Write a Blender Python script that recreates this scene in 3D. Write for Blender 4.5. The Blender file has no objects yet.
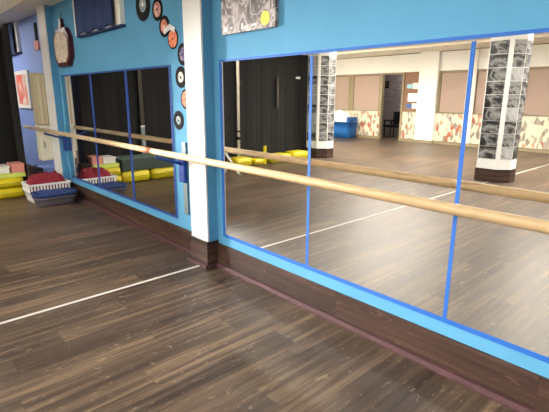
import bpy, bmesh, math, random
from mathutils import Vector, Matrix
random.seed(7)
C = bpy.context.scene.collection
PI = math.pi
# ------------------------------------------------------------------ helpers
def lin(r, g, b):
    f = lambda c: (c/255/12.92) if c/255 <= .04045 else ((c/255+.055)/1.055)**2.4
    return (f(r), f(g), f(b), 1)
def mat(name, rgb, rough=.6, metal=0, spec=.5, noise=0, nscale=8, bump=0, coat=0):
    m = bpy.data.materials.new(name); m.use_nodes = True
    nt = m.node_tree; b = nt.nodes['Principled BSDF']
    b.inputs['Roughness'].default_value = rough; b.inputs['Metallic'].default_value = metal
    b.inputs['Specular IOR Level'].default_value = spec; b.inputs['Coat Weight'].default_value = coat
    col = lin(*rgb); b.inputs['Base Color'].default_value = col
    tc = nt.nodes.new('ShaderNodeTexCoord')
    if noise or bump:
        n = nt.nodes.new('ShaderNodeTexNoise'); n.inputs['Scale'].default_value = nscale; n.inputs['Detail'].default_value = 4
        nt.links.new(tc.outputs['Object'], n.inputs['Vector'])
        if noise:
            r = nt.nodes.new('ShaderNodeValToRGB')
            r.color_ramp.elements[0].position = .3; r.color_ramp.elements[1].position = .7
            r.color_ramp.elements[0].color = tuple(c*(1-noise) for c in col[:3])+(1,)
            r.color_ramp.elements[1].color = tuple(min(1, c*(1+noise)) for c in col[:3])+(1,)
            nt.links.new(n.outputs['Fac'], r.inputs['Fac']); nt.links.new(r.outputs['Color'], b.inputs['Base Color'])
        if bump:
            bp = nt.nodes.new('ShaderNodeBump'); bp.inputs['Strength'].default_value = bump; bp.inputs['Distance'].default_value = .01
            nt.links.new(n.outputs['Fac'], bp.inputs['Height']); nt.links.new(bp.outputs['Normal'], b.inputs['Normal'])
    return m
def wood_floor(name, along='Y', dark=(50, 39, 33), light=(130, 109, 86), width=.19, length=1.25, rough=.42, offs=0.0):
    """grained brown planks; the planks run along one axis"""
    m = bpy.data.materials.new(name); m.use_nodes = True; nt = m.node_tree; N = nt.nodes; L = nt.links
    b = N['Principled BSDF']
    tc = N.new('ShaderNodeTexCoord'); sep = N.new('ShaderNodeSeparateXYZ'); L.new(tc.outputs['Object'], sep.inputs[0])
    def math_(op, a, bb=None, c=None):
        n = N.new('ShaderNodeMath'); n.operation = op
        for i, v in enumerate((a, bb, c)):
            if v is None: continue
            if isinstance(v, (int, float)): n.inputs[i].default_value = v
            else: L.new(v, n.inputs[i])
        return n.outputs[0]
    if along == 'Y': u, v = sep.outputs['Y'], sep.outputs['X']
    else: u, v = sep.outputs['X'], sep.outputs['Z']
    vr = math_('DIVIDE', math_('ADD', v, 50+offs), width); row = math_('FLOOR', vr)
    wn = N.new('ShaderNodeTexWhiteNoise'); wn.noise_dimensions = '1D'; L.new(row, wn.inputs['W'])
    us = math_('ADD', math_('DIVIDE', math_('ADD', u, 50), length), math_('MULTIPLY', wn.outputs['Value'], 5))
    col = math_('FLOOR', us)
    cv = N.new('ShaderNodeCombineXYZ'); L.new(row, cv.inputs[0]); L.new(col, cv.inputs[1])
    w2 = N.new('ShaderNodeTexWhiteNoise'); w2.noise_dimensions = '2D'; L.new(cv.outputs[0], w2.inputs['Vector'])
    # grain stretched along the plank, shifted per plank
    g = N.new('ShaderNodeCombineXYZ'); L.new(math_('MULTIPLY', u, .6), g.inputs[0]); L.new(math_('MULTIPLY', v, 14.0), g.inputs[1]); L.new(math_('MULTIPLY', w2.outputs['Value'], 40), g.inputs[2])
    n1 = N.new('ShaderNodeTexNoise'); n1.inputs['Scale'].default_value = 1.5; n1.inputs['Detail'].default_value = 6; n1.inputs['Roughness'].default_value = .58; L.new(g.outputs[0], n1.inputs['Vector'])
    g2 = N.new('ShaderNodeCombineXYZ'); L.new(math_('MULTIPLY', u, 4.0), g2.inputs[0]); L.new(math_('MULTIPLY', v, 14.0), g2.inputs[1]); L.new(math_('MULTIPLY', w2.outputs['Value'], 23), g2.inputs[2])
    n2 = N.new('ShaderNodeTexNoise'); n2.inputs['Scale'].default_value = 2.2; n2.inputs['Detail'].default_value = 3; n2.inputs['Distortion'].default_value = 1.6; L.new(g2.outputs[0], n2.inputs['Vector'])
    k = math_('ADD', math_('MULTIPLY', n1.outputs['Fac'], .95), math_('MULTIPLY', w2.outputs['Value'], .13))
    r = N.new('ShaderNodeValToRGB'); e = r.color_ramp.elements
    e[0].position = .36; e[0].color = lin(*dark); e[1].position = .78; e[1].color = lin(*light)
    mid = r.color_ramp.elements.new(.57); mid.color = lin(*[int(a*.6+c*.4) for a, c in zip(dark, light)])
    L.new(k, r.inputs['Fac'])
    # pale cathedral flecks
    fl = N.new('ShaderNodeValToRGB'); fl.color_ramp.elements[0].position = .63; fl.color_ramp.elements[1].position = .70; L.new(n2.outputs['Fac'], fl.inputs['Fac'])
    mix = N.new('ShaderNodeMixRGB'); mix.inputs['Color2'].default_value = lin(*[min(255, c+22) for c in light]); L.new(r.outputs['Color'], mix.inputs['Color1'])
    L.new(math_('MULTIPLY', fl.outputs['Color'], .5), mix.inputs['Fac'])
    # seams
    fr = math_('FRACT', vr); seam = math_('LESS_THAN', fr, .015); fu = math_('FRACT', us); seam2 = math_('LESS_THAN', fu, .003)
    sm = math_('MAXIMUM', seam, seam2)
    mx = N.new('ShaderNodeMixRGB'); mx.inputs['Color2'].default_value = lin(*[int(c*.6) for c in dark]); L.new(mix.outputs[0], mx.inputs['Color1']); L.new(math_('MULTIPLY', sm, .4), mx.inputs['Fac'])
    L.new(mx.outputs[0], b.inputs['Base Color'])
    rr = math_('ADD', math_('MULTIPLY', n1.outputs['Fac'], .16), rough-.08); L.new(rr, b.inputs['Roughness'])
    bp = N.new('ShaderNodeBump'); bp.inputs['Strength'].default_value = .12; bp.inputs['Distance'].default_value = .003; L.new(n1.outputs['Fac'], bp.inputs['Height']); L.new(bp.outputs[0], b.inputs['Normal'])
    b.inputs['Specular IOR Level'].default_value = .45
    return m
def blotches(name, cols, scale=6, stretch=(1, 1, 1), rough=.5, detail=3, seed=0.0, seq=None, vor=False):
    """irregular multi-coloured print"""
    m = bpy.data.materials.new(name); m.use_nodes = True; nt = m.node_tree; N = nt.nodes; L = nt.links; b = N['Principled BSDF']
    b.inputs['Roughness'].default_value = rough
    tc = N.new('ShaderNodeTexCoord'); mp = N.new('ShaderNodeMapping'); mp.inputs['Scale'].default_value = stretch; mp.inputs['Location'].default_value = (seed*3.1, seed*1.7, seed*2.3)
    L.new(tc.outputs['Object'], mp.inputs[0])
    if vor:
        n = N.new('ShaderNodeTexVoronoi'); n.inputs['Scale'].default_value = scale; L.new(mp.outputs[0], n.inputs['Vector'])
        s = N.new('ShaderNodeSeparateColor'); L.new(n.outputs['Color'], s.inputs[0]); out = s.outputs[0]
    else:
        n = N.new('ShaderNodeTexNoise'); n.inputs['Scale'].default_value = scale; n.inputs['Detail'].default_value = detail; n.inputs['Distortion'].default_value = .8; L.new(mp.outputs[0], n.inputs['Vector']); out = n.outputs['Fac']
    r = N.new('ShaderNodeValToRGB'); r.color_ramp.interpolation = 'CONSTANT' if vor else 'LINEAR'
    pos = seq or [.3+.4*i/(len(cols)-1) for i in range(len(cols))]
    e = r.color_ramp.elements
    e[0].position = pos[0]; e[0].color = lin(*cols[0]); e[1].position = pos[-1]; e[1].color = lin(*cols[-1])
    for p_, c_ in list(zip(pos, cols))[1:-1]:
        x = e.new(p_); x.color = lin(*c_)
    L.new(out, r.inputs['Fac']); L.new(r.outputs['Color'], b.inputs['Base Color'])
    return m
# bmesh shape makers (all in world metres)
def box(bm, x0, x1, y0, y1, z0, z1, bev=0):
    vs = [bm.verts.new((x, y, z)) for x in (x0, x1) for y in (y0, y1) for z in (z0, z1)]
    F = [(0, 1, 3, 2), (4, 6, 7, 5), (0, 4, 5, 1), (2, 3, 7, 6), (0, 2, 6, 4), (1, 5, 7, 3)]
    fs = [bm.faces.new([vs[i] for i in f]) for f in F]
    if bev:
        es = list({e for f in fs for e in f.edges})
        bmesh.ops.bevel(bm, geom=es, offset=bev, segments=2, affect='EDGES', profile=.7)
def obox(bm, c, ax, ay, az, hx, hy, hz, bev=0):
    """box with free axes"""
    vs = [bm.verts.new(Vector(c)+Vector(ax)*hx*i+Vector(ay)*hy*j+Vector(az)*hz*k) for i in (-1, 1) for j in (-1, 1) for k in (-1, 1)]
    F = [(0, 1, 3, 2), (4, 6, 7, 5), (0, 4, 5, 1), (2, 3, 7, 6), (0, 2, 6, 4), (1, 5, 7, 3)]
    fs = [bm.faces.new([vs[i] for i in f]) for f in F]
    if bev:
        es = list({e for f in fs for e in f.edges})
        bmesh.ops.bevel(bm, geom=es, offset=bev, segments=2, affect='EDGES')
def rod(bm, a, b, r, n=16, r2=None):
    a, b = Vector(a), Vector(b); d = (b-a); l = d.length
    q = d.to_track_quat('Z', 'Y').to_matrix().to_4x4()
    bmesh.ops.create_cone(bm, cap_ends=True, segments=n, radius1=r, radius2=r if r2 is None else r2, depth=l, matrix=Matrix.Translation((a+b)/2) @ q)
def prism(bm, pts, z0, z1, axis='z'):
    """closed polygon extruded: axis z -> pts are (x,y); axis y -> pts are (x,z)"""
    f = (lambda p, t: (p[0], p[1], t)) if axis == 'z' else (lambda p, t: (p[0], t, p[1]))
    a = [bm.verts.new(f(p, z0)) for p in pts]; b = [bm.verts.new(f(p, z1)) for p in pts]; n = len(pts)
    bm.faces.new(a); bm.faces.new(b[::-1])
    for i in range(n): bm.faces.new((a[i], a[(i+1) % n], b[(i+1) % n], b[i]))
W = {}
def obj(name, bm, m, parent=None, smooth=False):
    bmesh.ops.recalc_face_normals(bm, faces=bm.faces)
    xs = [v.co for v in bm.verts]
    if parent is None:
        o0 = Vector(((min(v.x for v in xs)+max(v.x for v in xs))/2, (min(v.y for v in xs)+max(v.y for v in xs))/2, min(v.z for v in xs)))
    else: o0 = W[parent.name]
    for v in bm.verts: v.co -= o0
    me = bpy.data.meshes.new(name); bm.to_mesh(me); bm.free()
    if smooth:
        for p in me.polygons: p.use_smooth = True
    me.materials.append(m)
    o = bpy.data.objects.new(name, me); C.objects.link(o)
    if parent is None: o.location = o0
    else: o.parent = parent
    W[o.name] = o0.copy()
    return o
def thing(name, label, cat, loc, group=None):
    o = bpy.data.objects.new(name, None); C.objects.link(o); o.location = loc; o.empty_display_size = .1
    o['label'] = label; o['category'] = cat
    if group: o['group'] = group
    W[o.name] = Vector(loc); return o
def tag(o, label, cat, group=None, kind=None):
    o['label'] = label; o['category'] = cat
    if group: o['group'] = group
    if kind: o['kind'] = kind
    return o
def struct(name, bm, m):
    o = obj(name, bm, m); o['kind'] = 'structure'; return o
def B(*a, bev=0):
    bm = bmesh.new(); box(bm, *a, bev=bev); return bm
def boxes(*bs, bev=0):
    bm = bmesh.new()
    for b in bs: box(bm, *b, bev=bev)
    return bm
# ------------------------------------------------------------------ materials
M = dict(
 teal=mat('teal_paint', (80, 148, 188), .8, noise=.035, nscale=3, bump=.05),
 lilac=mat('periwinkle_paint', (122, 146, 208), .6, noise=.04, nscale=3),
 white=mat('white_paint', (246, 245, 243), .5, noise=.02, nscale=5),
 cream=mat('cream_paint', (243, 240, 228), .55, noise=.03, nscale=4),
 ceil=mat('ceiling_paint', (246, 240, 226), .8, noise=.02, nscale=6),
 tan=mat('tan_frame', (146, 132, 104), .5, noise=.06, nscale=9),
 tape=mat('blue_tape', (18, 92, 180), .7),
 tape2=mat('dark_blue_tape', (22, 60, 135), .8),
 black=mat('black_cloth', (15, 14, 13), .9, noise=.2, nscale=5),
 blackp=mat('black_plastic', (16, 16, 18), .85, spec=.25),
 steel=mat('brushed_steel', (175, 168, 155), .38, metal=.75),
 grey=mat('grey_metal', (130, 140, 142), .45, metal=.4),
 brown=mat('brown_strip', (52, 42, 30), .6),
 barre=mat('varnished_beech', (234, 202, 156), .32, noise=.06, nscale=14, coat=.3),
 navy=mat('navy_curtain', (36, 54, 98), .85, noise=.12, nscale=16, bump=.2),
 bracket=mat('blue_plastic', (22, 52, 128), .4),
 red=mat('dark_red_cloth', (120, 18, 38), .9, noise=.25, nscale=30, bump=.5),
 bwhite=mat('white_plastic', (232, 230, 228), .4),
 weave=mat('grey_woven', (92, 84, 94), .8, noise=.35, nscale=70, bump=.6),
 bluecl=mat('blue_cloth', (34, 56, 108), .85, noise=.15, nscale=25, bump=.4),
 yellow=mat('yellow_vinyl', (206, 188, 18), .42, noise=.05, nscale=5),
 green=mat('dark_green_vinyl', (52, 66, 58), .5, noise=.08, nscale=4),
 lime=mat('lime_board', (196, 208, 96), .5),
 pink=mat('salmon_card', (214, 140, 128), .6, noise=.08, nscale=12),
 dred=mat('dark_red_lacquer', (78, 22, 26), .35),
 maroon=mat('maroon_strip', (74, 44, 48), .6, noise=.15, nscale=12),
 slate=blotches('slate_wall', [(92, 84, 86), (118, 106, 106), (140, 128, 124)], 4, (1, 1, 8), .8),
 blind=mat('pink_beige_slat', (194, 172, 160), .6),
 bluev=mat('blue_vinyl', (24, 92, 160), .5, noise=.08, nscale=8),
 paper=mat('white_paper', (238, 238, 236), .7), cyan=mat('pale_cyan_paper', (150, 205, 222), .7), bluep=mat('blue_paper', (70, 100, 165), .7),
 cork=mat('brown_board', (140, 104, 84), .8, noise=.1, nscale=20),
 floor=wood_floor('dark_oak_planks'),
 base=wood_floor('dark_oak_skirting', 'X', dark=(42, 29, 25), light=(92, 66, 52), width=.3, rough=.45, offs=.1),
 linewhite=mat('white_line_paint', (205, 202, 196), .6),
 yel2=mat('yellow_print', (240, 214, 40), .5),
)
mm = mat('mirror_silver', (243, 242, 238), 0.0, metal=1.0); M['mirror'] = mm
mm.node_tree.nodes['Principled BSDF'].inputs['Roughness'].default_value = .0
XL, XR, YB, H = -13.0, 5.0, -11.8, 2.95
# ------------------------------------------------------------------ the room
struct('floor', B(XL-.1, XR+.1, -15.1, .1, -.1, 0), M['floor'])
struct('ceiling', B(XL-.1, XR+.1, -15.1, .1, H, H+.1), M['ceil'])
struct('wall_mirror_side', B(-7.1, XR, 0, .12, 0, H), M['teal'])
struct('wall_mirror_side_end', B(XL, -7.1, 0, .12, 0, H), M['lilac'])  # end stretch coloured periwinkle where the rest is teal
struct('wall_right', B(XR, XR+.12, -15, .12, 0, H), M['cream'])
struct('wall_left', B(XL-.12, XL, -15, .12, 0, H), M['cream'])
struct('wall_annex', B(XL, XR, -15.12, -15, 0, H), M['slate'])
# back wall: header, dado, piers, the doorway stays open
struct('wall_back_header', B(XL, XR, YB-.12, YB, 2.34, H), M['white'])
dado = blotches('figure_wallpaper', [(224, 212, 190), (228, 218, 196), (164, 154, 140), (222, 210, 186), (176, 98, 72), (226, 214, 190), (142, 130, 116), (206, 150, 118)],
                8, (1.5, 1, .8), .6, vor=True, seq=[0, .26, .40, .52, .66, .75, .86, .93])
struct('wall_back_dado_left', B(XL, -9.62, YB-.12, YB, .1, 1.0), dado)
struct('wall_back_dado_middle', B(-8.68, -8.08, YB-.12, YB, .1, 1.0), dado)
struct('wall_back_dado_right', B(-7.42, XR, YB-.12, YB, .1, 1.0), dado)
struct('trim_1', boxes((XL, -9.62, YB-.12, YB+.05, 0, .09), (-8.68, -8.08, YB-.12, YB+.05, 0, .09), (-7.42, XR, YB-.12, YB+.05, 0, .09)), M['tan'])
struct('trim_2', B(XL, XR, YB, YB+.03, 2.92, 2.95), M['tan'])  # tan strip stands in for the dark shadow gap under the ceiling
struct('trim_3', boxes((XL, -9.62, YB-.12, YB+.03, 1.0, 1.035), (-8.68, -8.08, YB-.12, YB+.03, 1.0, 1.035), (-7.42, XR, YB-.12, YB+.03, 1.0, 1.035)), M['tan'])
struct('wall_back_pier', B(-8.08, -7.42, YB-.12, YB+.12, .1, H), M['white'])
struct('trim_4', B(-8.08, -7.42, YB-.12, YB+.12, 0, .1), M['tan'])
# ceiling beam over the mirror wall
struct('trim_5', B(XL, XR, -.39, 0, 2.73, H), M['ceil'])
struct('trim_6', B(XL, XR, -9.95, -10.5, 2.9, H), M['ceil'])
# windows of the back wall: frame + pane + blind
spans = [(-12.6, -11.05), (-10.9, -9.66), (-7.38, -6.45), (-6.22, -4.95), (-4.8, -3.6), (-3.45, -2.25), (-2.1, -.9), (-.75, .45), (.6, 1.8), (1.95, 3.15), (3.3, 4.5)]
glass = mat('window_glass', (196, 208, 214), .08, spec=.8)
names = ['behind the photo column nearest the black curtain', 'left of the open doorway', 'right of the white pier', 'behind the near photo column', 'just right of the near photo column']
for i, (a, b) in enumerate(spans):
    fr = bmesh.new()
    for bx in ((a, a+.04), (b-.04, b)): box(fr, bx[0], bx[1], YB-.1, YB+.02, 1.035, 2.34)
    box(fr, a+.04, b-.04, YB-.1, YB+.02, 2.3, 2.34)
    w = struct('window_%d' % (i+1), fr, M['tan'])
    obj('pane', B(a+.04, b-.04, YB-.09, YB-.08, 1.035, 2.3), glass, w)
    if i < 6:
        bm = bmesh.new(); z = 1.05
        while z < 2.25:
            obox(bm, ((a+b)/2, YB-.02, z+.025), (1, 0, 0), (0, .5, .87), (0, -.87, .5), (b-a)/2-.05, .027, .0015); z += .045
        lab = names[i] if i < 5 else 'at the right edge of the reflection'
        t = thing('venetian_blind', 'pinkish beige slatted blind in the window ' + lab, 'blind', ((a+b)/2, YB-.02, 1.04), 'slatted blinds of the back wall')
        obj('slats', bm, M['blind'], t)
        obj('head_rail', B(a+.045, b-.045, YB-.045, YB+.005, 2.26, 2.295), M['tan'], t)
# solid wall pieces between the windows
edges = [XL] + [v for s in spans[:2] for v in s]
piers = [(XL, -12.6), (-11.05, -10.9), (-9.66, -9.62), (-7.42, -7.38), (-6.45, -6.22)] + [(spans[k][1], spans[k+1][0]) for k in range(3, 10)] + [(4.5, XR)]
struct('wall_back_mullions', boxes(*[(a, b, YB-.12, YB+.02, 1.035, 2.34) for a, b in piers]), M['tan'])
struct('trim_7', B(-6.47, -6.2, YB, YB+.05, .1, 2.92), M['cream'])
# doorway frame
struct('door_1', boxes((-9.62, -9.56, YB-.12, YB+.03, 0, 2.34), (-8.75, -8.68, YB-.12, YB+.03, 0, 2.34), (-9.56, -8.75, YB-.12, YB+.03, 2.28, 2.34)), M['tan'])
# noticeboard bay right of the doorway
struct('wall_back_board', B(-8.68, -8.08, YB-.12, YB-.02, 1.035, 2.34), M['cork'])
for (a, b, z0, z1, m, d) in [(-8.58, -8.38, 1.80, 1.94, 'cyan', 'pale cyan sheet pinned near the top left of the brown board by the doorway'),
                             (-8.36, -8.1, 1.78, 1.98, 'paper', 'white sheet pinned near the top right of the brown board by the doorway'),
                             (-8.52, -8.12, 1.36, 1.64, 'paper', 'largest white sheet, pinned mid-height on the brown board by the doorway'),
                             (-8.56, -8.36, 1.14, 1.28, 'bluep', 'blue sheet pinned at the bottom of the brown board by the doorway'),
                             (-8.34, -8.1, 1.13, 1.3, 'paper', 'white sheet pinned beside the blue one at the bottom of the board')]:
    tag(obj('notice', B(a, b, YB-.02, YB-.012, z0, z1), M[m]), d, 'notice', 'sheets on the brown board')
# room behind the doorway
CX = -.5
t = thing('office_chair', 'black armchair seen through the open doorway in the back wall', 'chair', (-9.15+CX, -12.75, 0))
obj('seat', B(-9.42+CX, -8.92+CX, -13.0, -12.5, .38, .48, bev=.03), M['blackp'], t)
obj('backrest', B(-9.0+CX, -8.92+CX, -13.0, -12.5, .5, .98, bev=.025), M['blackp'], t)
for y in (-12.98, -12.54):
    obj('armrest', boxes((-9.4+CX, -9.02+CX, y-.02, y+.03, .62, .66), (-9.4+CX, -9.36+CX, y-.02, y+.03, .47, .62)), M['blackp'], t)
for x in (-9.38+CX, -8.97+CX):
    for y in (-12.96, -12.55):
        bm = bmesh.new(); rod(bm, (x, y, 0), (x, y, .385), .02); obj('leg', bm, M['blackp'], t)
struct('wall_annex_side', B(-9.5, -7.5, -13.72, -13.6, 0, H), M['slate'])
t = thing('framed_picture', 'small dark framed picture on the slate wall inside the doorway', 'picture', (-10.64, -13.58, 1.86))
tl = (YB-.12, )
struct('wall_annex_corner', B(-12.0, -9.5, -13.72, -13.6, 0, H), M['slate'])
obj('frame', boxes((-10.78, -10.5, -13.6, -13.57, 1.86, 1.9), (-10.78, -10.5, -13.6, -13.57, 2.1, 2.14), (-10.78, -10.74, -13.6, -13.57, 1.9, 2.1), (-10.54, -10.5, -13.6, -13.57, 1.9, 2.1)), M['blackp'], t)
obj('picture', B(-10.74, -10.54, -13.6, -13.585, 1.9, 2.1), M['brown'], t)
# floor line
tag(obj('floor_line', B(-3.264, -3.236, -11.7, -.13, 0, .0015), M['linewhite']), 'long thin white line painted across the dark plank floor from the white pilaster', 'floor marking')
# ------------------------------------------------------------------ mirror wall: pilasters, baseboards, mirrors
def pilaster(n, x0, x1):
    struct('trim_%d' % n, B(x0, x1, -.095, 0, .24, 2.73), M['teal'])
    struct('trim_%d' % (n+1), B(x0-.002, x1+.001, -.112, -.095, .24, 2.73, bev=.003), mat('pilaster_white', (216, 215, 214), .7))
    struct('baseboard_pilaster_%d' % n, boxes((x0-.006, x1+.006, -.124, 0, 0, .24)), M['base'])
pilaster(8, -3.42, -3.16)
pilaster(10, -7.42, -7.1)
for nm, a, b in (('middle', -7.09, -3.43), ('right', -3.15, XR), ('left', XL, -7.43)):
    struct('baseboard_'+nm, B(a, b, -.014, 0, 0, .215, bev=.003), M['base'])
    bm = bmesh.new(); prism(bm, [(-.014, 0), (-.05, 0), (-.05, .012), (-.03, .028), (-.014, .03)], a, b)
    for v in bm.verts: v.co = Vector((v.co.z, v.co.x, v.co.y))
    struct('baseboard_ledge_'+nm, bm, M['maroon'])
struct('baseboard_ledge_pilaster', boxes((-3.455, -3.427, -.15, -.05, 0, .026), (-3.427, -3.145, -.15, -.125, 0, .026), (-3.153, -3.13, -.125, -.05, 0, .026)), M['maroon'])
ZB, ZT = .295, 1.787
lp = [-6.985, -5.87, -4.83, -3.845]; rp = [-3.065, -2.045, -1.0, .04, 1.08]
lw = ['mirror panel of the far group, next to the narrow white pilaster', 'middle mirror panel of the far group of three', 'mirror panel of the far group, beside the records']
rw = ['mirror panel just right of the white pilaster, showing the black curtain', 'large mirror panel between the two long vertical blue tapes', 'mirror panel right of the right-hand blue tape, showing the near photo column', 'mirror panel past the right edge of the picture']
def panels(xs, labs, g):
    for i in range(len(xs)-1):
        t = obj('mirror_panel', B(xs[i]+.001, xs[i+1]-.001, -.008, 0, ZB, ZT), M['mirror']); tag(t, 'tall frameless ' + labs[i], 'mirror', g)
panels(lp, lw, 'wall mirrors of the far group'); panels(rp, rw, 'wall mirrors of the near group')
T = .026
def tape(a, b, z0, z1, m, lab):
    tag(obj('tape_strip', B(a, b, -.0095, -.008, z0, z1), m), lab, 'tape', 'blue tape on the mirrors')
tape(lp[0], lp[-1], ZT-.02, ZT, M['tape2'], 'thin blue tape along the top edge of the far mirrors')
tape(lp[0], lp[-1], ZB, ZB+T, M['tape2'], 'blue tape along the bottom edge of the far mirrors')
tape(lp[-1]-.04, lp[-1], ZB+T, ZT-.02, M['tape2'], 'upright blue tape at the far mirrors\' edge beside the records')
tape(lp[1]-.03, lp[1]+.03, ZB+T, ZT-.02, M['tape2'], 'upright blue tape over the far group\'s first mirror joint')
tape(lp[2]-.03, lp[2]+.03, ZB+T, ZT-.02, M['tape2'], 'upright blue tape over the far group\'s second mirror joint')
tape(rp[0], rp[-1], ZT-.018, ZT, M['tape'], 'blue tape along the top edge of the near mirrors')
tape(rp[0], rp[-1], ZB, ZB+.028, M['tape'], 'blue tape along the bottom edge of the near mirrors')
tape(rp[0], rp[0]+.032, ZB+.028, ZT-.028, M['tape'], 'upright blue tape at the near mirrors\' edge by the white pilaster')
tape(rp[1]-.012, rp[1]+.012, ZB+.028, ZT-.028, M['tape'], 'upright blue tape over the near mirrors\' left joint')
tape(rp[2]-.011, rp[2]+.011, ZB+.028, ZT-.028, M['tape'], 'upright blue tape over the near mirrors\' right joint')
tape(rp[3]-.014, rp[3]+.014, ZB+.028, ZT-.028, M['tape'], 'upright blue tape on the joint past the picture edge')
# ------------------------------------------------------------------ barre and brackets
BY, BZ = -.298, 1.0125
t = thing('ballet_barre', 'long round beech ballet barre running along the mirror wall', 'barre', (-3.5, BY, BZ-.03))
bm = bmesh.new(); rod(bm, (-8.1, BY, BZ), (1.4, BY, BZ), .0265, 24); obj('rail', bm, M['barre'], t, True)
bm = bmesh.new(); rod(bm, (-3.98, BY, BZ), (-3.74, BY, BZ), .0275, 24); obj('joint_wrap', bm, mat('red_brown_tape', (200, 128, 90), .5), t, True)['label'] = 'reddish tape wrapped round the joint'
for (x, lab, zr) in ((-7.03, 'blue plastic barre bracket beside the narrow far pilaster', .45), (-3.66, 'blue plastic barre bracket on a grey rail left of the white pilaster', .38), (1.2, 'blue barre bracket past the right edge of the picture', .38)):
    yb = 0 if x < 1 else -.008
    t = thing('barre_bracket', lab, 'bracket', (x, yb, zr), 'barre brackets')
    obj('wall_rail', B(x-.035, x+.035, yb-.02, yb, zr, 1.08, bev=.004), M['grey'] if x > -5 else M['teal'], t)
    obj('holder', B(x-.05, x+.05, yb-.055, yb-.02, .70, .93, bev=.012), M['bracket'], t)
    bm = bmesh.new(); rod(bm, (x, yb-.05, .88), (x, BY, .962), .014); rod(bm, (x, BY, .95), (x, BY, .985), .012); obj('arm', bm, M['bracket'], t)
# ------------------------------------------------------------------ things on the wall
RB = M['blackp']
def record(x, z, r, lab, face, hub, y=-.001, fr=.62):
    t = thing('vinyl_record', lab, 'record', (x, y, z), 'records on the wall')
    bm = bmesh.new(); rod(bm, (x, y-.004, z), (x, y, z), r, 40); d = obj('disc', bm, RB, t)
    bm = bmesh.new(); rod(bm, (x, y-.0052, z), (x, y-.004, z), r*fr, 32); obj('picture_label', bm, face, t)
    bm = bmesh.new(); rod(bm, (x, y-.0065, z), (x, y-.0052, z), r*.12, 16); obj('hub', bm, hub, t)
def face(n, cols, s): return blotches(n, cols, 22, rough=.8, seed=s)
f_pink = face('pink_print', [(120, 60, 60), (214, 150, 140), (232, 190, 180), (150, 70, 70)], 1)
f_or = face('orange_print', [(150, 60, 40), (232, 130, 96), (240, 150, 110), (200, 90, 60)], 2)
f_org2 = face('salmon_print', [(130, 70, 60), (225, 140, 115), (240, 180, 160)], 3)
f_grey = face('grey_print', [(90, 110, 120), (150, 165, 170), (200, 200, 196)], 4)
f_purp = face('purple_print', [(60, 50, 90), (110, 96, 140), (190, 170, 190)], 5)
f_wht = face('white_print', [(150, 140, 130), (220, 212, 200), (245, 240, 232)], 6)
record(-4.33, 2.37, .15, 'largest black record, highest and furthest left of the wall records', f_grey, M['paper'], fr=.45)
record(-4.045, 2.29, .1, 'record with a pink label, second from the top of the row', f_pink, RB, fr=.66)
record(-3.93, 2.13, .095, 'record with a salmon label just above the orange one', f_org2, M['paper'], fr=.66)
record(-3.785, 2.01, .09, 'record almost covered by a bright orange label, under the white ribbon', f_or, RB, fr=.86)
record(-3.62, 1.865, .095, 'record with a dull purple label, half behind the white pilaster', f_purp, RB)
record(-3.675, 1.67, .095, 'black record with a white label beside the white pilaster', f_wht, RB, fr=.5)
record(-3.6, 1.475, .09, 'record with an orange label mostly hidden behind the white pilaster', f_or, RB, fr=.8)
record(-3.75, 1.28, .088, 'lowest black record, with a grey label, above the barre', f_grey, RB, fr=.45)
bm = bmesh.new()
for (x, z, a) in ((-3.87, 2.095, .3), (-3.78, 2.10, -.4)): obox(bm, (x, -.015, z), (math.cos(a), 0, math.sin(a)), (0, 1, 0), (-math.sin(a), 0, math.cos(a)), .055, .003, .022, .002)
tag(obj('paper_ribbon', bm, M['paper']), 'small white paper ribbon above the orange record', 'ribbon')
# collage canvas
colg = blotches('grey_collage', [(40, 35, 37), (80, 71, 71), (120, 108, 107), (190, 178, 176), (92, 82, 82), (52, 46, 48), (160, 148, 146)], 7.5, (1.1, 1, 1), .45, detail=5, seed=2)
t = thing('canvas_print', 'grey photo collage canvas with a yellow disc above the near mirrors', 'picture', (-2.68, -.015, 1.965))
obj('canvas', B(-2.99, -2.37, -.03, 0, 1.965, 2.68, bev=.003), colg, t)
bm = bmesh.new(); rod(bm, (-2.475, -.0315, 2.03), (-2.475, -.03, 2.03), .047, 24); obj('yellow_disc', bm, M['yel2'], t)
for (x, z, w, h) in ((-2.96, 1.985, .035, .03), (-2.88, 2.0, .03, .012), (-2.74, 1.985, .02, .04), (-2.71, 1.98, .02, .025), (-2.68, 1.98, .012, .03), (-2.62, 1.995, .05, .012)): obj('white_mark', B(x, x+w, -.0313, -.03, z, z+h), M['paper'], t)
bm = bmesh.new(); rod(bm, (-2.8, -.0308, 2.28), (-2.8, -.03, 2.28), .06, 20); obj('pale_patch', bm, mat('pale_pink_print', (214, 196, 196), .5), t)
# framed plaque with hook
x0, x1, z0, z1, c = -6.98, -6.36, 1.89, 2.385, .12
octo = [(x0+c, z0), (x1-c, z0), (x1, z0+c), (x1, z1-c), (x1-c, z1), (x0+c, z1), (x0, z1-c), (x0, z0+c)]
t = thing('wall_plaque', 'cream octagonal plaque in a dark red frame hanging beside the far window', 'plaque', (-6.67, -.04, 1.89))
bm = bmesh.new(); prism(bm, octo, -.065, 0, 'y'); bmesh.ops.bevel(bm, geom=[e for e in bm.edges], offset=.006, segments=2, affect='EDGES'); obj('frame', bm, M['dred'], t)
k = .055; inn = [(-6.67+(x+6.67)*(1-k/.29), 2.1375+(z-2.1375)*(1-k/.25)) for x, z in octo]
bm = bmesh.new(); prism(bm, inn, -.07, -.063, 'y'); obj('face', bm, blotches('aged_cream_print', [(150, 128, 110), (206, 190, 172), (216, 202, 184), (220, 206, 190)], 9, (1, 1, 2), .7, detail=6), t)
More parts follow.
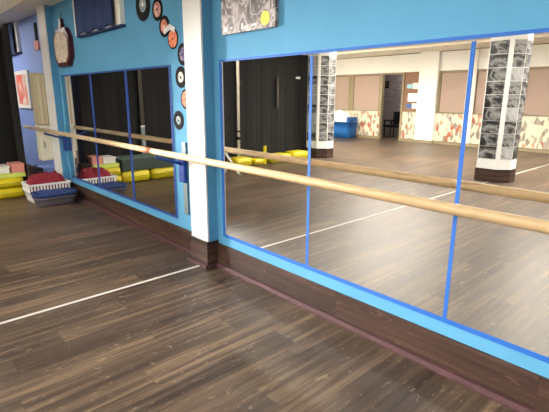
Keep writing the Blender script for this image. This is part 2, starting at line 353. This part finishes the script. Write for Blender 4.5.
bm = bmesh.new(); box(bm, -6.73, -6.62, -.06, -.01, 2.385, 2.44, bev=.01); box(bm, -6.71, -6.64, -.05, -.01, 2.44, 2.51, bev=.01); obj('finial', bm, M['dred'], t)
bm = bmesh.new(); rod(bm, (-6.78, -.03, 2.49), (-6.675, -.01, 2.6), .005, 8); rod(bm, (-6.69, -.03, 2.49), (-6.675, -.01, 2.6), .005, 8); obj('hanging_wire', bm, M['grey'], t)
# curtained high windows
def pleat(x0, x1, y, z0, z1, waves, amp, th=.006, sag=.03, n=60):
    bm = bmesh.new(); rows = 10; grid = []
    for side in (0, 1):
        g = []
        for i in range(n+1):
            u = i/n; col = []
            for j in range(rows+1):
                v = j/rows
                w = math.sin(u*waves*2*PI)*amp*(1-.35*v)+math.sin(u*waves*4.3*PI+1.3)*amp*.25
                zz = z0+(z1-z0)*v
                if j == 0: zz += sag*abs(math.sin(u*waves*PI))
                col.append(bm.verts.new((x0+(x1-x0)*u, y+w+side*th, zz)))
            g.append(col)
        grid.append(g)
    for s in (0, 1):
        for i in range(n):
            for j in range(rows): bm.faces.new((grid[s][i][j], grid[s][i+1][j], grid[s][i+1][j+1], grid[s][i][j+1]))
    for i in range(n):
        bm.faces.new((grid[0][i][0], grid[0][i+1][0], grid[1][i+1][0], grid[1][i][0])); bm.faces.new((grid[0][i][rows], grid[0][i+1][rows], grid[1][i+1][rows], grid[1][i][rows]))
    for j in range(rows):
        bm.faces.new((grid[0][0][j], grid[0][0][j+1], grid[1][0][j+1], grid[1][0][j])); bm.faces.new((grid[0][n][j], grid[0][n][j+1], grid[1][n][j+1], grid[1][n][j]))
    return bm
for n, x0, x1, lab in ((20, -6.12, -4.76, 'navy pleated curtain over the high window above the far mirrors'), (21, -10.5, -8.93, 'navy pleated curtain over the high window of the lilac wall')):
    fr = boxes((x0, x0+.1, -.05, 0, 2.235, 2.73), (x1-.13, x1, -.05, 0, 2.235, 2.73), (x0+.1, x1-.13, -.05, 0, 2.235, 2.25))
    w = struct('window_%d' % n, fr, M['cream'] if n == 20 else M['bwhite'])
    obj('pane', B(x0+.1, x1-.13, -.012, -.004, 2.25, 2.73), glass, w)
    obj('window_sill', B(x0+.05, x1+.02, -.055, 0, 2.215, 2.235), M['navy'], w)  # navy colour paints the shadow line along the bottom of the frame
    tag(obj('window_curtain', pleat(x0+.13, x1-.10, -.09, 2.22, 2.72, 3, .03), M['navy'], smooth=True), lab, 'curtain', 'navy window curtains')
# lilac wall decorations
t = thing('wall_ornament', 'small dark hanging ornament with a pink square tag on the lilac wall', 'ornament', (-7.95, -.02, 2.2))
obj('strap', B(-8.0, -7.9, -.02, 0, 2.34, 2.6, bev=.005), M['black'], t)
obj('tag', B(-8.07, -7.86, -.025, -.003, 2.2, 2.34, bev=.004), M['pink'], t)
t = thing('framed_print', 'white framed print with a red shape low on the lilac wall', 'picture', (-9.1, -.02, 1.28))
obj('frame', boxes((-9.55, -8.66, -.03, 0, 1.28, 1.34), (-9.55, -8.66, -.03, 0, 1.86, 1.93), (-9.55, -9.47, -.03, 0, 1.34, 1.86), (-8.74, -8.66, -.03, 0, 1.34, 1.86)), M['bwhite'], t)
obj('print', B(-9.47, -8.74, -.018, 0, 1.34, 1.86), blotches('red_white_print', [(206, 200, 186), (225, 215, 200), (214, 60, 50), (225, 215, 200)], 3, (1, 1, .6), .5, seed=4), t)
# cabinet
cx0, cx1, cy0 = -7.66, -7.44, -.262
t = thing('wall_cabinet', 'two-tone cabinet on the wall beyond the narrow white pilaster', 'cabinet', (-7.55, 0, .52))
obj('upper_body', B(cx0, cx1-.012, cy0, 0, 1.06, 1.83, bev=.006), mat('olive_beige', (176, 166, 138), .6, noise=.05), t)
obj('lower_body', B(cx0, cx1-.012, cy0, 0, .52, 1.0, bev=.006), mat('ivory_enamel', (214, 210, 188), .45), t)
obj('middle_shelf', B(cx0, cx1, cy0, 0, 1.005, 1.055, bev=.004), mat('ivory_edge', (222, 218, 200), .45), t)
up = obj('upper_door', B(cx1-.012, cx1, cy0+.015, -.01, 1.075, 1.815, bev=.003), mat('striped_beige', (188, 176, 146), .6), t)
obj('door_strip', boxes((cx1, cx1+.006, cy0+.05, cy0+.075, 1.09, 1.8), (cx1, cx1+.006, cy0+.12, cy0+.135, 1.09, 1.8)), mat('pale_strip', (206, 198, 170), .5), up)
lo = obj('lower_door', B(cx1-.012, cx1, cy0+.015, -.01, .535, .99, bev=.003), mat('ivory_door', (216, 212, 192), .45), t)
obj('door_handle', B(cx1, cx1+.015, cy0+.04, cy0+.055, .72, .82, bev=.003), M['grey'], lo)
# crates under the cabinet
t = thing('storage_crate', 'blue and white storage crate on the floor under the two-tone cabinet', 'crate', (-7.75, -.2, 0))
obj('body', B(-7.95, -7.5, -.27, -.055, 0, .26, bev=.015), M['bwhite'], t)
obj('lid', B(-7.96, -7.49, -.275, -.052, .26, .38, bev=.02), M['lilac'], t)
t = thing('black_bag', 'soft black bag standing behind the baskets under the curtain edge', 'bag', (-7.46, -.37, 0))
bm = bmesh.new(); box(bm, -7.56, -7.36, -.455, -.29, 0, .42, bev=.035); obj('body', bm, M['black'], t)
bm = bmesh.new(); rod(bm, (-7.52, -.37, .41), (-7.5, -.37, .46), .008, 8); rod(bm, (-7.5, -.37, .46), (-7.42, -.37, .46), .008, 8); rod(bm, (-7.42, -.37, .46), (-7.4, -.37, .41), .008, 8); obj('handle', bm, M['black'], t)
# ------------------------------------------------------------------ baskets
def tub(x0, x1, y0, y1, z0, z1, taper=.03, th=.012, m=None, r=.05):
    """open rounded tub"""
    def ring(ins, z, k):
        pts = []; a0, a1, b0, b1 = x0+ins, x1-ins, y0+ins, y1-ins; rr = max(r-k, .01)
        for cx, cy, s in ((a1-rr, b1-rr, 0), (a0+rr, b1-rr, 1), (a0+rr, b0+rr, 2), (a1-rr, b0+rr, 3)):
            for q in range(6):
                an = s*PI/2+q*PI/10; pts.append((cx+rr*math.cos(an), cy+rr*math.sin(an), z))
        return pts
    bm = bmesh.new(); rings = [ring(taper, z0, 0), ring(taper*.4, (z0+z1)/2, 0), ring(0, z1-.02, 0), ring(-.01, z1-.02, 0), ring(-.01, z1, 0), ring(th, z1, th), ring(taper+th, z0+th, th)]
    V = [[bm.verts.new(p) for p in R] for R in rings]; n = len(V[0])
    for a, b in zip(V, V[1:]):
        for i in range(n): bm.faces.new((a[i], a[(i+1) % n], b[(i+1) % n], b[i]))
    bm.faces.new(V[0][::-1]); bm.faces.new(V[-1])
    return bm
def heap(x0, x1, y0, y1, z0, z1, seed, lumps=6):
    """rumpled cloth heaped up inside a basket"""
    rnd = random.Random(seed); bm = bmesh.new(); nx, ny = 22, 28; g = []
    L_ = [(rnd.uniform(x0, x1), rnd.uniform(y0, y1), rnd.uniform(.06, .16), rnd.uniform(.4, 1)) for _ in range(lumps)]
    for i in range(nx+1):
        row = []
        for j in range(ny+1):
            u, v = i/nx, j/ny; x = x0+(x1-x0)*u; y = y0+(y1-y0)*v
            e = (min(1, 5*min(u, 1-u)))**.5*(min(1, 5*min(v, 1-v)))**.5
            h = .62+.38*max([math.exp(-((x-a)**2+(y-b)**2)/(2*s*s))*w for a, b, s, w in L_])+.05*math.sin(x*40+y*23)+.04*math.sin(y*61-x*17)
            row.append(bm.verts.new((x, y, z0+(z1-z0)*e*h)))
        g.append(row)
    for i in range(nx):
        for j in range(ny): bm.faces.new((g[i][j], g[i+1][j], g[i+1][j+1], g[i][j+1]))
    rim = [g[i][0] for i in range(nx+1)]+[g[nx][j] for j in range(1, ny+1)]+[g[i][ny] for i in range(nx-1, -1, -1)]+[g[0][j] for j in range(ny-1, 0, -1)]
    low = [bm.verts.new((v.co.x, v.co.y, z0-.04)) for v in rim]; n = len(rim)
    for i in range(n): bm.faces.new((rim[i], rim[(i+1) % n], low[(i+1) % n], low[i]))
    bm.faces.new(low)
    return bm
# white lattice basket with red cloths
t = thing('laundry_basket', 'white lattice basket against the skirting behind the blue-lined basket', 'basket', (-7.03, -.36, 0))
YA, YZ = -.64, -.085
obj('body', tub(-7.24, -6.84, YA, YZ, 0, .17, .03), M['bwhite'], t, True)
bm = bmesh.new()
for k_ in range(13):
    y = YA+.02+k_*.042; box(bm, -6.85, -6.838, y, y+.022, .165, .245); box(bm, -7.242, -7.23, y, y+.022, .165, .245)
for k_ in range(9):
    x = -7.22+k_*.042; box(bm, x, x+.022, YA-.002, YA+.01, .165, .245); box(bm, x, x+.022, YZ-.01, YZ+.002, .165, .245)
obj('lattice', bm, M['bwhite'], t)
obj('rim', boxes((-6.856, -6.83, YA-.01, YZ+.01, .245, .27), (-7.25, -7.224, YA-.01, YZ+.01, .245, .27), (-7.224, -6.856, YA-.01, YA+.016, .245, .27), (-7.224, -6.856, YZ-.016, YZ+.01, .245, .27), bev=.003), M['bwhite'], t)
tag(obj('red_cloths', heap(-7.215, -6.865, YA+.025, YZ-.025, .2, .405, 3, 12), M['red'], smooth=True), 'rumpled dark red cloths heaped in the white lattice basket', 'cloth')
# woven basket with blue lining
t = thing('woven_basket', 'grey woven basket with a dark blue lining in front of the white one', 'basket', (-6.62, -.38, 0))
obj('body', tub(-6.79, -6.45, -.645, -.115, 0, .135, .03, r=.09), M['weave'], t, True)
obj('lining_rim', tub(-6.80, -6.44, -.655, -.105, .12, .185, .008, .03, r=.1), M['bluecl'], t, True)
tag(obj('blue_cloth', heap(-6.765, -6.475, -.62, -.14, .13, .215, 9, 5), M['bluecl'], smooth=True), 'folded navy cloth lying in the grey woven basket', 'cloth')
# ------------------------------------------------------------------ black curtain and what stands before it
def ribbon(path, z0, z1, th, amp, per):
    """hanging cloth following a floor path, gently folded"""
    pts = []; s = 0
    for (a, b) in zip(path, path[1:]):
        a, b = Vector(a), Vector(b); l = (b-a).length; n = max(2, int(l/.035)); nrm = Vector((-(b-a).y, (b-a).x)).normalized()
        for i in range(n):
            p = a+(b-a)*(i/n); ss = s+l*i/n
            pts.append((p, nrm, ss))
        s += l
    pts.append((Vector(path[-1]), nrm, s))
    bm = bmesh.new(); G = []
    for side in (0, 1):
        g = []
        for p, nn, ss in pts:
            w = math.sin(ss*2*PI/per)*amp+math.sin(ss*2*PI/per*2.7+1)*amp*.35
            q = p+nn*(w+(side-.5)*th); q1 = p+nn*(w*.5+(side-.5)*th)
            g.append((bm.verts.new((q.x, q.y, z0)), bm.verts.new((q1.x, q1.y, z1))))
        G.append(g)
    for s_ in (0, 1):
        for a, b in zip(G[s_], G[s_][1:]): bm.faces.new((a[0], b[0], b[1], a[1]))
    for k_ in (0, 1):
        for i in range(len(pts)-1): bm.faces.new((G[0][i][k_], G[0][i+1][k_], G[1][i+1][k_], G[1][i][k_]))
    for i in (0, -1): bm.faces.new((G[0][i][0], G[0][i][1], G[1][i][1], G[1][i][0]))
    return bm
t = thing('stage_curtain', 'long floor-length black curtain along the left side of the studio', 'curtain', (-8.0, -3.3, 0))
obj('cloth', ribbon([(-7.60, -.475), (-8.02, -.485), (-8.02, -6.3)], .015, 2.46, .02, .008, .42), M['black'], t, False)
obj('top_rail', boxes((-8.05, -7.99, -6.32, -.52, 2.46, 2.5), (-7.99, -7.6, -.52, -.46, 2.46, 2.5)), M['black'], t)
struct('wall_partition', B(-8.12, -7.96, -6.34, -1.3, 2.505, H), M['cream'])
struct('wall_alcove', B(XL, -8.1, -6.46, -6.34, 0, H), M['cream'])
def strip(name, y, w, lab, segs, x=-7.965):
    t = thing(name, lab, 'pole', (x, y, 0))
    for (z0, z1, m, pn) in segs: obj(pn, B(x-.02, x+.01, y-w/2, y+w/2, z0, z1), M[m], t)
strip('metal_pole', -3.98, .075, 'bright metal pole with dark bands in front of the black curtain', [(0, .55, 'steel', 'lower_pole'), (.55, .62, 'blackp', 'band'), (.62, .72, 'steel', 'collar'), (.72, .76, 'blackp', 'band'), (.76, 2.46, 'steel', 'upper_pole')])
strip('slim_post', -1.69, .075, 'slim brown post with a steel foot before the curtain, seen in the far mirrors', [(0, .93, 'grey', 'lower_post'), (.93, .96, 'bwhite', 'collar'), (.96, 2.46, 'brown', 'upper_post')])
strip('door_pull', -5.17, .06, 'faint brown upright strip on the black curtain, seen in the near mirror', [(1.25, 1.95, 'brown', 'strip')])
tag(obj('paper_label', B(-7.99, -7.975, -5.94, -5.80, 1.93, 1.985), M['paper']), 'tiny pale label high on the black curtain', 'label')
# yellow cushions
def cushion(x0, x1, y0, y1, z0, z1, lab, piped=True):
    t = thing('gym_cushion', lab, 'cushion', ((x0+x1)/2, (y0+y1)/2, z0), 'yellow gym cushions')
    bm = bmesh.new(); box(bm, x0, x1, y0, y1, z0, z1, bev=min(.095, (z1-z0)*.46)); obj('pad', bm, M['yellow'], t, True)
    zc = (z0+z1)/2; obj('piping', boxes((x1, x1+.006, y0+.05, y1-.05, zc-.005, zc+.005), (x0+.06, x1-.06, y1, y1+.006, zc-.005, zc+.005)), mat('olive_piping', (150, 136, 20), .5), t)
cushion(-7.93, -7.42, -.985, -.56, 0, .155, 'lower yellow cushion of the stack left of the baskets')
cushion(-7.93, -7.43, -.98, -.555, .156, .30, 'upper yellow cushion of the stack left of the baskets')
cushion(-7.93, -7.42, -1.52, -1.0, 0, .21, 'yellow cushion under the near end of the dark green block')
cushion(-7.93, -7.42, -2.3, -1.55, 0, .21, 'yellow cushion under the far end of the dark green block')
cushion(-7.92, -7.55, -4.05, -3.58, 0, .20, 'yellow cushion behind the white trestle foot')
cushion(-7.92, -7.58, -4.42, -4.14, 0, .13, 'smallest low yellow cushion, left of the yellow roller')
cushion(-7.92, -7.52, -5.24, -4.6, 0, .19, 'yellow cushion right of the upright yellow roller')
cushion(-7.92, -7.55, -5.86, -5.34, 0, .21, 'yellow cushion nearest the far photo column')
bm = bmesh.new(); rod(bm, (-7.66, -4.50, 0), (-7.66, -4.50, .40), .04, 20); tag(obj('foam_roller', bm, M['yellow'], smooth=False), 'thin yellow foam roller standing upright against the black curtain', 'roller')
t = thing('foam_block', 'long dark green foam block lying on the yellow cushions', 'mat', (-7.68, -1.75, .211))
obj('block', B(-7.93, -7.43, -2.4, -1.0, .211, .42, bev=.012), M['green'], t)
obj('top_cover', B(-7.925, -7.435, -2.395, -1.005, .42, .428), mat('grey_green_cover', (96, 116, 106), .55), t)  # thin layer, paler than the block below
tag(obj('folded_mat', B(-7.88, -7.46, -.97, -.52, .301, .37, bev=.02), M['lime']), 'lime yellow folded mat on top of the two stacked yellow cushions', 'mat')
t = thing('storage_box', 'white plastic box on the lime folded mat', 'box', (-7.68, -.8, .371))
obj('body', B(-7.82, -7.52, -.93, -.72, .371, .45, bev=.008), M['bwhite'], t); obj('lid', B(-7.83, -7.51, -.94, -.71, .45, .475, bev=.006), M['bwhite'], t)
t = thing('card_box', 'salmon pink card box on the lime folded mat', 'box', (-7.65, -.6, .371))
obj('body', B(-7.8, -7.5, -.69, -.52, .371, .47, bev=.004), M['pink'], t); obj('lid', B(-7.805, -7.495, -.695, -.515, .47, .5, bev=.004), M['pink'], t)
# white trestle
t = thing('trestle', 'white A-frame trestle standing before the black curtain, half cut by the mirror edge', 'stand', (-6.85, -2.75, 0))
for (a, b) in (((-6.75, -3.05, .02), (-6.95, -2.62, .78)), ((-7.2, -3.05, .02), (-7.0, -2.62, .78)), ((-6.75, -2.2, .02), (-6.95, -2.62, .78)), ((-7.2, -2.2, .02), (-7.0, -2.62, .78))):
    bm = bmesh.new(); rod(bm, a, b, .022, 12); lg = obj('leg', bm, M['bwhite'], t)
    bm = bmesh.new(); rod(bm, (a[0], a[1], 0), (a[0], a[1], .04), .028, 12); obj('foot', bm, M['grey'], lg)
bm = bmesh.new(); rod(bm, (-7.02, -2.62, .78), (-6.93, -2.62, .78), .035, 12); obj('hinge', bm, M['bwhite'], t)
for x in (-6.8, -7.15):
    bm = bmesh.new(); rod(bm, (x, -2.93, .22), (x, -2.32, .22), .013, 10); obj('crossbar', bm, M['bwhite'], t)
# ------------------------------------------------------------------ photo columns
PH = [blotches('photo_print_%d' % i, [(16, 16, 18), (40, 40, 42), (84, 84, 84), (160, 160, 158), (50, 50, 52)] if i % 6 else [(100, 100, 102), (170, 170, 170), (200, 200, 200), (80, 80, 80)], 4+i % 3, (1, 1, 1.4), .35, detail=4, seed=i*1.37) for i in range(12)]
ordn = ['topmost', 'second from the top', 'third from the top', 'fourth from the top', 'fifth from the top', 'sixth from the top', 'seventh from the top', 'eighth from the top', 'lowest']
def column(n, x0, where, gname, ph0):
    A, Bp, Cp, D, E_, F_ = (x0, -6.1), (x0+.36, -6.1), (x0+.54, -6.28), (x0+.54, -6.52), (x0+.36, -6.70), (x0, -6.70)
    poly = [A, Bp, Cp, D, E_, F_]
    def grow(g):
        cx, cy = x0+.3, -6.40
        return [(cx+(x-cx)*(1+g/.35), cy+(y-cy)*(1+g/.3)) for x, y in poly]
    bm = bmesh.new(); prism(bm, poly, .24, H); struct('column_%d' % n, bm, M['white'])
    bm = bmesh.new(); prism(bm, grow(.012), 0, .24); struct('baseboard_column_%d' % n, bm, M['base'])
    ph = 0
    faces = [('left', A, Bp, .02, .0), ('right', Bp, Cp, .05, .01), ('side', Cp, D, .01, .015)]
    for fn, a, b, m0, m1 in faces:
        a, b = Vector(a), Vector(b); d = (b-a).normalized(); nrm = Vector((d.y, -d.x)) if Vector((d.y, -d.x)).dot((a+b)/2-Vector((x0+.3, -6.40))) > 0 else Vector((-d.y, d.x))
        L0, L1 = m0+.0, (b-a).length-m1-(.035 if fn == 'left' else 0)
        for r in range(9):
            zt = 2.455-r*.2265; zc = zt-.106
            c = a+d*((L0+L1)/2)+nrm*.0045
            bm = bmesh.new(); obox(bm, (c.x, c.y, zc), (d.x, d.y, 0), (nrm.x, nrm.y, 0), (0, 0, 1), (L1-L0)/2, .0035, .108)
            o = obj('photo_print', bm, PH[(r*5+ph0+len(fn)*2+(0 if fn != 'side' else 3)+r*r) % 12])
            tag(o, 'black-and-white photo, %s in the %s strip of %s' % (ordn[r], {'left': 'left', 'right': 'right', 'side': 'side'}[fn], where), 'photo', gname)
column(1, -3.5, 'the near column', 'photos on the near column', 0)
column(2, -7.87, 'the far column', 'photos on the far column', 4)
# ------------------------------------------------------------------ far left: blue tub with towels
t = thing('storage_tub', 'blue tub by the patterned back wall, heaped with white towels', 'tub', (-11.0, -11.3, 0))
obj('body', tub(-11.6, -10.4, -11.62, -11.0, 0, .6, .06, .02, r=.12), M['bluev'], t, True)
obj('back_flap', B(-10.55, -10.43, -11.55, -11.05, .55, .78, bev=.04), M['bluev'], t)
tag(obj('towels', heap(-11.55, -10.6, -11.57, -11.05, .52, 1.02, 5, 8), M['paper'], smooth=True), 'heap of white towels in the blue tub', 'towels')
# ------------------------------------------------------------------ lamps
def lamp(x, y, w, l, power, label, z=2.93, up=0, col=(1, .97, .92)):
    t = thing('ceiling_light', label, 'light', (x, y, z-.03), 'tube lights on the ceiling')
    obj('housing', B(x-l/2, x+l/2, y-w/2, y+w/2, z-.02, z+.02, bev=.004), M['bwhite'], t)
    if up and power:
        for s_ in (-1, 1):
            bm = bmesh.new(); rod(bm, (x+s_*l*.35, y, z+.02), (x+s_*l*.35, y, H), .008, 8); obj('hanger', bm, M['grey'], t)
    for k_, e in ((0, power), (1, up)):
        if not e: continue
        d = bpy.data.lights.new('tube_light', 'AREA'); d.shape = 'RECTANGLE'; d.size = l; d.size_y = .42 if y < -3 else .1; d.energy = e; d.color = col
        o = bpy.data.objects.new('tube_light', d); C.objects.link(o); o.parent = t; o.location = (0, 0, .06*k_); o.rotation_euler = (PI*k_, 0, 0)
pos = ['left', 'middle', 'right']
for j, (y, pw, up, rn) in enumerate(((-2.2, 22, 12, 'row nearest the mirror wall'), (-4.6, 72, 34, 'second row from the mirror wall'), (-7.5, 215, 160, 'row before the back wall'))):
    for i, x in enumerate((-5.2, -1.4, 2.2) if j < 2 else (-10.3, -6.0, -1.8)):
        lamp(x, y, .46, 2.6, pw, '%s tube light hung from the ceiling, %s' % (pos[i], rn), z=2.79, up=up)
lamp(-9.6, -1.6, .22, 1.6, 50, 'tube light hung from the ceiling behind the black curtain', z=2.79, up=40)  # unseen light added to brighten the dark left end and its ceiling
lamp(-9.2, -12.7, .2, .9, 30, 'tube light on the ceiling behind the doorway')
# unseen lamp added on a stand before the curtain: its light bounces off the mirrors onto the floor
lx, ly, lz, ls = -7.5, -2.7, 1.78, .4
t = thing('panel_lamp', 'square panel lamp on a slim stand before the black curtain', 'lamp', (lx, ly, 0))
aim = (Vector((-1.3, 0, .75))-Vector((lx, ly, lz))).normalized(); sx = aim.cross(Vector((0, 0, 1))).normalized(); sz = sx.cross(aim)
bm = bmesh.new(); c_ = Vector((lx, ly, lz))-aim*.04; obox(bm, c_, sx, aim, sz, ls/2+.02, .02, ls/2+.02, .008); obj('lamp_housing', bm, M['blackp'], t)
bm = bmesh.new(); rod(bm, (c_.x, c_.y, 0.03), (c_.x, c_.y, lz-.3), .015, 12); obj('pole', bm, M['blackp'], t)
bm = bmesh.new(); rod(bm, (c_.x, c_.y, 0), (c_.x, c_.y, .03), .16, 24); obj('base', bm, M['blackp'], t)
d = bpy.data.lights.new('panel_light', 'AREA'); d.shape = 'SQUARE'; d.size = ls; d.energy = 30; d.color = (1, .96, .9); d.spread = math.radians(32)
o = bpy.data.objects.new('panel_light', d); C.objects.link(o); o.parent = t; o.location = (0, 0, lz); o.rotation_euler = aim.to_track_quat('-Z', 'Y').to_euler()
w = bpy.data.worlds.new('World'); bpy.context.scene.world = w; w.use_nodes = True
w.node_tree.nodes['Background'].inputs[0].default_value = (.8, .85, 1, 1); w.node_tree.nodes['Background'].inputs[1].default_value = .1
# ------------------------------------------------------------------ camera
f, yaw, pit, rol = 440.915, .831512, .242775, .0047093
fw = Vector((-math.sin(yaw)*math.cos(pit), math.cos(yaw)*math.cos(pit), -math.sin(pit)))
r = Vector((math.cos(yaw), math.sin(yaw), 0)); u = r.cross(fw)
r2 = math.cos(rol)*r+math.sin(rol)*u; u2 = -math.sin(rol)*r+math.cos(rol)*u
cd = bpy.data.cameras.new('camera'); co = bpy.data.objects.new('camera', cd); C.objects.link(co)
m4 = Matrix.Identity(4)
for i in range(3): m4[i][0] = r2[i]; m4[i][1] = u2[i]; m4[i][2] = -fw[i]
m4.translation = Vector((0, -2.19, 1.5)); co.matrix_world = m4
cd.sensor_width = 36; cd.lens = f*36/549; cd.clip_start = .05
sc = bpy.context.scene; sc.camera = co; sc.cycles.blur_glossy = 0
sc.view_settings.view_transform = 'Standard'; sc.view_settings.look = 'None'; sc.view_settings.gamma = 1; sc.view_settings.exposure = 0.4
